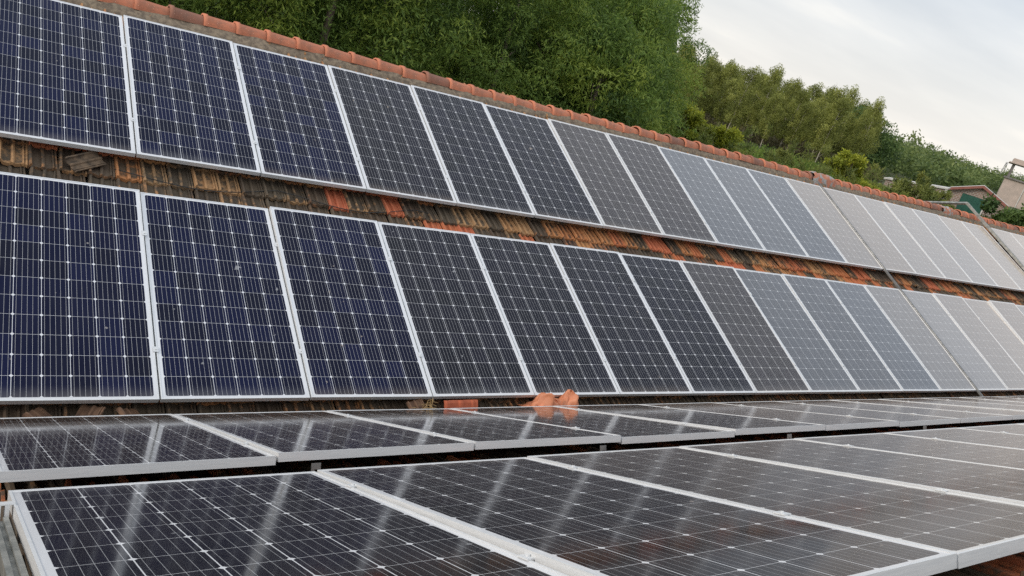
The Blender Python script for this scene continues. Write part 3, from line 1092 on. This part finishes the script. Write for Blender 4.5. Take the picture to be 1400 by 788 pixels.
def wood_proto(seed, H, R, n_leaf, ll, lw, material, base=.6, droop=.9, bark='bark', tr=.16, clumps_n=60):
    rng = random.Random(seed)
    mb = MB()
    lean = (rng.uniform(-.35, .35), rng.uniform(-.35, .35))
    trunk = [(lean[0] * (k / 7) ** 1.5, lean[1] * (k / 7) ** 1.5, -.4 + (H * .88 + .4) * k / 7) for k in range(8)]
    mb.tube(trunk, [tr * (1 - .85 * k / 7) for k in range(8)], 7)
    clumps = []
    for k in range(clumps_n):
        f = (k + rng.random()) / clumps_n
        z = base + (H - base) * f
        # crown envelope: wide low-middle, narrowing to a rounded top
        env = R * (math.sin(math.pi * min(.97, .18 + .80 * f)) ** .75)
        an = k * 2.399 + rng.uniform(-.5, .5)
        rad = env * (rng.uniform(.70, 1.0) if k % 4 else rng.uniform(.1, .5))
        cx, cy = rad * math.cos(an) + lean[0] * f, rad * math.sin(an) + lean[1] * f
        cr = rng.uniform(.50, 1.0) * R / 2.3
        tone = min(1, max(0, rng.gauss(.44, .27)))
        clumps.append((cx, cy, z, cr, cr * rng.uniform(.75, 1.1), tone))
        if k % 6 == 0:
            zt = max(.5, z - .5 - rad * .55)
            ft = max(0, zt / (H * .88))
            s0 = Vector((lean[0] * ft ** 1.5, lean[1] * ft ** 1.5, zt))
            e0 = Vector((cx, cy, z))
            mb.tube([s0, s0.lerp(e0, .5) + Vector((0, 0, -.12)), e0], [tr * .32 * (1 - .6 * f), tr * .2 * (1 - .5 * f), .012], 5)
    tot = sum(c[3] ** 2 for c in clumps)
    per = [max(8, int(n_leaf * c[3] ** 2 / tot)) for c in clumps]
    return (leaf_mesh('crown', clumps, per, ll, lw, droop, material, seed, .78), mb.mesh('trunk', M[bark], True))


def plant_tree(name, proto, x, y, sc, rz, label, cat, group=None, tilt=(0, 0), zoff=0):
    root = empty(name, (x, y, ground_h(x, y) + zoff), (tilt[0], tilt[1], rz))
    root.scale = (sc, sc, sc)
    tag(root, label, cat, group)
    obj('crown', proto[0], root)
    obj('trunk', proto[1], root)
    return root


vr = random.Random(21)
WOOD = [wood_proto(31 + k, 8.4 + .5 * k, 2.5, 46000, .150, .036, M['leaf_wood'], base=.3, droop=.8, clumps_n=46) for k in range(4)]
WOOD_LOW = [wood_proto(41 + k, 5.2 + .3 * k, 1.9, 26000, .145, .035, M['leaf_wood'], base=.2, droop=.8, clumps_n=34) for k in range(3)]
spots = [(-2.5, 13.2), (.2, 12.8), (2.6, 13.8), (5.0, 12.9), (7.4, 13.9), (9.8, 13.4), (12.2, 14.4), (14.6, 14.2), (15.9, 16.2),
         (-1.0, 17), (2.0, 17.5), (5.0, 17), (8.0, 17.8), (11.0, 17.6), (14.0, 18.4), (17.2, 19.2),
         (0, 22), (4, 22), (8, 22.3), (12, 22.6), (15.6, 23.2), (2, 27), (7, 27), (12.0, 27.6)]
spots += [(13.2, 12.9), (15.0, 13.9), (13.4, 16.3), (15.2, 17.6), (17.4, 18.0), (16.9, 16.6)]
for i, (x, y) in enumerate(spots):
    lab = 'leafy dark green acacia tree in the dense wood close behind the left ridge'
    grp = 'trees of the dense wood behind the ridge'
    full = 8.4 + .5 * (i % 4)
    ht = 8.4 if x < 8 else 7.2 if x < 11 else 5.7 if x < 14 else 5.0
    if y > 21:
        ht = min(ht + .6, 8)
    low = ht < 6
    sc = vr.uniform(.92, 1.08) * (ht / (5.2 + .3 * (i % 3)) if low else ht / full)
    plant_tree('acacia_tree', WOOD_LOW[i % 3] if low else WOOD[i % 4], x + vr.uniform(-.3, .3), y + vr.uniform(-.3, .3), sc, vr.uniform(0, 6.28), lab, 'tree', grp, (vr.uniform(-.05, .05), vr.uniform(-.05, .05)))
plant_tree('acacia_tree', WOOD_LOW[1], 18.4, 17.3, .94, 1.0, 'drooping acacia at the right edge of the dense wood against the sky', 'tree')

# slender pale-trunked plantation beyond the grass
PLANT = []
for k in range(4):
    rng = random.Random(60 + k)
    H = 6.0 + .35 * k
    mb = MB()
    ln = rng.uniform(-.5, .5)
    tp = [(ln * (q / 6) ** 1.4, 0, -.3 + (H * .9 + .3) * q / 6) for q in range(7)]
    mb.tube(tp, [.062 * (1 - .8 * q / 6) for q in range(7)], 5)
    cl_ = []
    for q in range(30):
        f = (q + rng.random()) / 30
        z = H * (.22 + .78 * f)
        env = 1.25 * math.sin(math.pi * min(.96, .15 + .8 * f)) ** .8
        an = q * 2.4
        cl_.append((env * math.cos(an) * rng.uniform(.2, 1) + ln * f, env * math.sin(an) * rng.uniform(.2, 1), z, rng.uniform(.32, .62), rng.uniform(.35, .70), min(1, max(0, rng.gauss(.5, .26)))))
        if q % 3 == 0:
            mb.tube([(ln * f * .8, 0, z - .8), (cl_[-1][0], cl_[-1][1], z)], [.022, .008], 4)
    PLANT.append((leaf_mesh('crown', cl_, [210] * 30, .20, .060, .8, M['leaf_plant'], 70 + k), mb.mesh('trunk', M['pale_bark'], True)))


def az_pt(px, D):
    """ground point at a bearing (pixel column on the horizon) and distance, used to lay out the far land"""
    py = 262.0 + (px - 1400) * .315
    d = RIGHT * ((px - 700) / 1086.0) + DOWN * ((py - 394) / 1086.0) + FWD
    k = D / math.hypot(d.x, d.y)
    return -1.2 + d.x * k, -4.85 + d.y * k


PG = 'slender trees of the plantation'
for i in range(84):
    D = 57 + (i % 5) * 7 + vr.uniform(-2.5, 2.5)
    px = 872 + (i // 5) / 16 * 300 + vr.uniform(-9, 9)
    x, y = az_pt(px, D)
    plant_tree('slender_tree', PLANT[vr.randrange(4)], x, y, vr.uniform(.78, 1.22) * (.52 + .0026 * D), vr.uniform(0, 6.28),
               'slender pale trunked tree in the open plantation right of the dense wood', 'tree', PG, (vr.uniform(-.06, .06), vr.uniform(-.06, .06)))
x, y = az_pt(1180, 58)
plant_tree('slender_tree', PLANT[3], x, y, .68, 2.0, 'slender tree standing apart at the right end of the plantation skyline', 'tree', PG)

# shrubs beyond the ridge
def bush_proto(seed, R, H, n, ll, lw, material):
    rng = random.Random(seed)
    mb = MB()
    cl_ = []
    for k in range(26):
        an, f = k * 2.4, rng.random()
        rad = R * math.sqrt(rng.random()) * (1 - .35 * f) * rng.uniform(.8, 1.15)
        z = H * (.12 + .8 * f) * rng.uniform(.8, 1.12)
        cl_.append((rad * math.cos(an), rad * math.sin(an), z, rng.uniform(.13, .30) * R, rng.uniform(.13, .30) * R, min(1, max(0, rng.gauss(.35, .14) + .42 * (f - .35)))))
        mb.tube([(0, 0, -.3), (rad * .4 * math.cos(an), rad * .4 * math.sin(an), z * .5), (rad * math.cos(an), rad * math.sin(an), z)], [.03, .02, .008], 4)
    return (leaf_mesh('crown', cl_, [n // 26] * 26, ll, lw, .2, material, seed, .4), mb.mesh('stem', M['bark'], True))


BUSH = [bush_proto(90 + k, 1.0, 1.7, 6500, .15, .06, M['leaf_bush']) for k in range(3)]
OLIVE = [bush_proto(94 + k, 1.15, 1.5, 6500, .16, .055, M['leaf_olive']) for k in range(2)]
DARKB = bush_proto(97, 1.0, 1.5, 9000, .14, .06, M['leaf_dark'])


def bush(name, proto, px, D, sc, label, zt=None):
    x, y = az_pt(px, D)
    root = empty(name, (x, y, ground_h(x, y)), (0, 0, vr.uniform(0, 6.28)))
    root.scale = (sc, sc, sc)
    tag(root, label, 'shrub')
    obj('crown', proto[0], root)
    obj('stem', proto[1], root)
    return root


bush('shrub', BUSH[0], 952, 33, 1.05, 'yellow green shrub leftmost of the shrubs, against the dense wood')
bush('shrub', BUSH[1], 1008, 33, .95, 'bright yellow green shrub second from left behind the ridge')
bush('shrub', OLIVE[0], 1089, 38, .62, 'small round olive shrub alone in the grass before the plantation trunks')
bush('shrub', BUSH[0], 1178, 38, 1.02, 'tall yellow green shrub right of the cement patched ridge')
bush('shrub', BUSH[1], 1216, 36, .55, 'low bright yellow shrub in front of the brick outbuilding left end')
bush('shrub', OLIVE[1], 1268, 42, 1.05, 'olive shrub in front of the low brick outbuilding')
bush('shrub', OLIVE[0], 1300, 47, .78, 'sparse brownish shrub left of the green door')
bush('shrub', DARKB, 1400, 41, 1.6, 'dark green bush at the right edge in front of the tall building')
x, y = az_pt(1183, 66)
RT = wood_proto(55, 4.6, 2.5, 9000, .26, .10, M['leaf_dark'], base=.6, droop=.3, clumps_n=40)
plant_tree('round_tree', RT, x, y, .95, 0, 'round dark green tree right of the plantation behind the brick outbuilding', 'tree')


def cover(name, n, fn, ll, lw, droop, material, seed, label, cat):
    rng = random.Random(seed)
    cl_ = []
    for k in range(n):
        cl_.append(fn(rng))
    me = leaf_mesh(name, cl_, [c_[6] if len(c_) > 6 else 40 for c_ in cl_] if False else [NLEAF] * n, ll, lw, droop, material, seed, .2)
    return tag(obj(name, me), label, cat, None, 'stuff')


def grass_c(rng):
    px, D = rng.uniform(880, 1330), rng.uniform(22, 52)
    x, y = az_pt(px, D)
    return (x, y, ground_h(x, y) + .15, rng.uniform(.35, .7), rng.uniform(.2, .5), min(1, max(0, rng.gauss(.5, .2))))


def tall_weed(rng):
    px, D = rng.uniform(930, 1320), rng.uniform(27, 44)
    x, y = az_pt(px, D)
    h = abs(rng.gauss(0, .45))
    return (x, y, ground_h(x, y) + .2 + h, rng.uniform(.12, .3), rng.uniform(.15, .4), min(1, max(0, rng.gauss(.55, .22))))


NLEAF = 45
cover('tall_weeds', 270, tall_weed, .20, .045, -1.2, M['leaf_olive'], 15, 'straggly tall weeds between the shrubs beyond the ridge', 'weeds')
NLEAF = 60
cover('weeds', 900, grass_c, .22, .06, -.9, M['grass'], 5, 'green weeds and grass covering the slope between ridge and plantation', 'grass')


def scrub_c(rng):
    px, D = rng.uniform(900, 1215), rng.uniform(55, 84)
    x, y = az_pt(px, D)
    return (x, y, ground_h(x, y) + .3, rng.uniform(.5, .9), rng.uniform(.3, .8), min(1, max(0, rng.gauss(.5, .22))))


NLEAF = 40
cover('scrub', 620, scrub_c, .32, .09, -.4, M['scrub'], 6, 'brownish scrub under the plantation trunks', 'undergrowth')


def far_c(rng):
    px, D = rng.uniform(880, 1560), rng.uniform(95, 260)
    if px > 1338:
        D = rng.uniform(185, 290)
    x, y = az_pt(px, D)
    top = 2.6 + (D - 95) / 165 * 2.6 + rng.gauss(0, .75)
    g = ground_h(x, y)
    f = rng.random() ** .5
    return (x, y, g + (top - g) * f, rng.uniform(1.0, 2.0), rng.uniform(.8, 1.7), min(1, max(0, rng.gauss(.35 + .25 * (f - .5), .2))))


NLEAF = 70
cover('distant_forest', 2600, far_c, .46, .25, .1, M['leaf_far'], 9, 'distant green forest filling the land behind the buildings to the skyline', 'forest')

# ------------------------------------------------------------------ buildings beyond
EX, EY = Vector((.435, -.9, 0)), Vector((.9, .435, 0))


def local(o, ex=EX, ey=EY):
    return lambda a, b_, c: tuple(o + ex * a + ey * b_ + Vector((0, 0, c)))


def lmesh(name, mb_local, tf, material, parent, uv=False):
    me = mb_local.mesh(name, material)
    if uv:
        box_uv(me)
    for v in me.vertices:
        v.co = tf(*v.co)
    me.update()
    return obj(name, me, parent)


# brick gable shed with green door
O = Vector((48.3, 19.1, 0.1))
tf = local(O)
shed = tag(empty('brick_shed', (0, 0, 0)), 'brick gable shed with maroon eave boards and dark green door', 'shed')
HW, ZE, ZA = 1.52, 1.72, 2.36
mb = MB()
pr = [(-HW, -.6), (HW, -.6), (HW, ZE), (0, ZA), (-HW, ZE)]
mb.poly([(x, 0, z) for x, z in pr] + [(x, 4.5, z) for x, z in pr], [(0, 1, 2, 3, 4), (9, 8, 7, 6, 5)] + [(i, i + 5, (i + 1) % 5 + 5, (i + 1) % 5) for i in range(5)])
lmesh('wall', mb, tf, M['brick'], shed, True)
for sgn in (-1, 1):
    mb = MB()
    e = HW + .18
    ze = ZA - (ZA - ZE) * e / HW
    pts = [(sgn * e, -.22, ze + .02), (0, -.22, ZA + .02), (0, 4.7, ZA + .02), (sgn * e, 4.7, ze + .02)]
    pts += [(p[0], p[1], p[2] + .05) for p in pts]
    mb.poly(pts, [(0, 1, 2, 3), (4, 7, 6, 5), (0, 4, 5, 1), (1, 5, 6, 2), (2, 6, 7, 3), (3, 7, 4, 0)])
    lmesh('roof_sheet', mb, tf, M['concrete'], shed)
    mb = MB()
    pts = [(sgn * e, -.25, ze - .09), (0, -.25, ZA - .09), (0, -.25, ZA + .068), (sgn * e, -.25, ze + .068)]
    pts += [(p[0], -.222, p[2]) for p in pts]
    mb.poly(pts, [(0, 1, 2, 3), (4, 7, 6, 5), (0, 4, 5, 1), (1, 5, 6, 2), (2, 6, 7, 3), (3, 7, 4, 0)])
    lmesh('eave_board', mb, tf, M['maroon'], shed)
mb = MB()
mb.box(-.86, .44, -.045, -.004, -.2, 1.66)
for k in range(1, 4):
    mb.box(-.86 + k * .325 - .01, -.86 + k * .325 + .01, -.055, -.0455, -.2, 1.66)
lmesh('door', mb, tf, M['green_paint'], shed)
mb = MB()
mb.box(.445, .52, -.06, -.004, -.2, 1.70)
lmesh('door_post', mb, tf, M['concrete'], shed)
# small second roof behind
# low brick outbuilding with pale coping
O2 = Vector((42.3, 19.7, .1))
tf2 = local(O2)
ob = tag(empty('brick_outbuilding', (0, 0, 0)), 'low brick outbuilding with a pale sloping coping among the shrubs', 'outbuilding')
mb = MB()
pr = [(-1.5, -.6), (1.5, -.6), (1.5, 1.66), (-1.5, 1.16)]
mb.poly([(x, 0, z) for x, z in pr] + [(x, 3, z) for x, z in pr], [(0, 1, 2, 3), (7, 6, 5, 4)] + [(i, i + 4, (i + 1) % 4 + 4, (i + 1) % 4) for i in range(4)])
lmesh('wall', mb, tf2, M['brick'], ob, True)
mb = MB()
pts = [(-1.62, -.1, 1.145), (1.62, -.1, 1.685), (1.62, 3.1, 1.685), (-1.62, 3.1, 1.145)]
pts += [(p[0], p[1], p[2] + .09) for p in pts]
mb.poly(pts, [(3, 2, 1, 0), (4, 5, 6, 7), (0, 1, 5, 4), (1, 2, 6, 5), (2, 3, 7, 6), (3, 0, 4, 7)])
lmesh('coping', mb, tf2, M['concrete'], ob)
mb = MB()
mb.box(1.50, 1.62, -.06, .06, -.5, 1.66)
lmesh('corner_post', mb, tf2, M['concrete'], ob)

# tall plastered building with open roof terrace
tx, ty = az_pt(1370, 150)
O3 = Vector((tx, ty, 0))
tf3 = local(O3)
tw = tag(empty('terrace_building', (0, 0, 0)), 'tall pinkish plastered building with open covered roof terrace at the right edge', 'building')
lmesh('wall', MB().box(0, 9, 0, 8, -.6, 4.05), tf3, M['pink_plaster'], tw)
lmesh('terrace_slab', MB().box(-.25, 9.2, -.3, 8.3, 4.052, 4.30), tf3, M['dark_concrete'], tw)
for k, (a, b_) in enumerate(((.15, .1), (4.2, .1), (8.6, .1), (.15, 7.6), (8.6, 7.6))):
    lmesh('post', MB().box(a, a + .32, b_, b_ + .32, 4.302, 6.45), tf3, M['dark_concrete'], tw)
lmesh('terrace_roof', MB().box(-.5, 9.3, -.6, 8.5, 6.452, 6.62).box(-.1, 9.0, -.3, 8.2, 6.622, 7.25), tf3, M['pink_plaster'], tw)
mb = MB()
for z in (4.7, 5.15):
    mb.box(.6, 8.5, .16, .20, z, z + .05)
for k in range(16):
    mb.box(.7 + k * .5, .73 + k * .5, .15, .18, 4.302, 5.15)
lmesh('railing', mb, tf3, M['steel'], tw)
lmesh('corner_pipe', MB().box(3.0, 3.14, -.12, -.004, -.5, 4.0), tf3, M['concrete'], tw)

# lattice mast on the skyline
mx_, my_ = az_pt(1363, 230)
O4 = Vector((mx_, my_, 0))
mb = MB()
for k in range(4):
    an = math.pi / 4 + k * math.pi / 2
    mb.tube([O4 + Vector((math.cos(an) * .9, math.sin(an) * .9, -.5)), O4 + Vector((math.cos(an) * .18, math.sin(an) * .18, 8.2))], [.05, .04], 4)
    an2 = an + math.pi / 2
    for q in range(7):
        r0, r1 = .9 - .72 * q / 7.5, .9 - .72 * (q + 1) / 7.5
        z0, z1 = q * 1.15, (q + 1) * 1.15
        mb.tube([O4 + Vector((math.cos(an) * r0, math.sin(an) * r0, z0)), O4 + Vector((math.cos(an2) * r1, math.sin(an2) * r1, z1))], [.03, .03], 4)
tag(obj('lattice_mast', mb.mesh('lattice_mast', M['steel'])), 'thin grey lattice mast on the skyline left of the terrace building', 'mast')
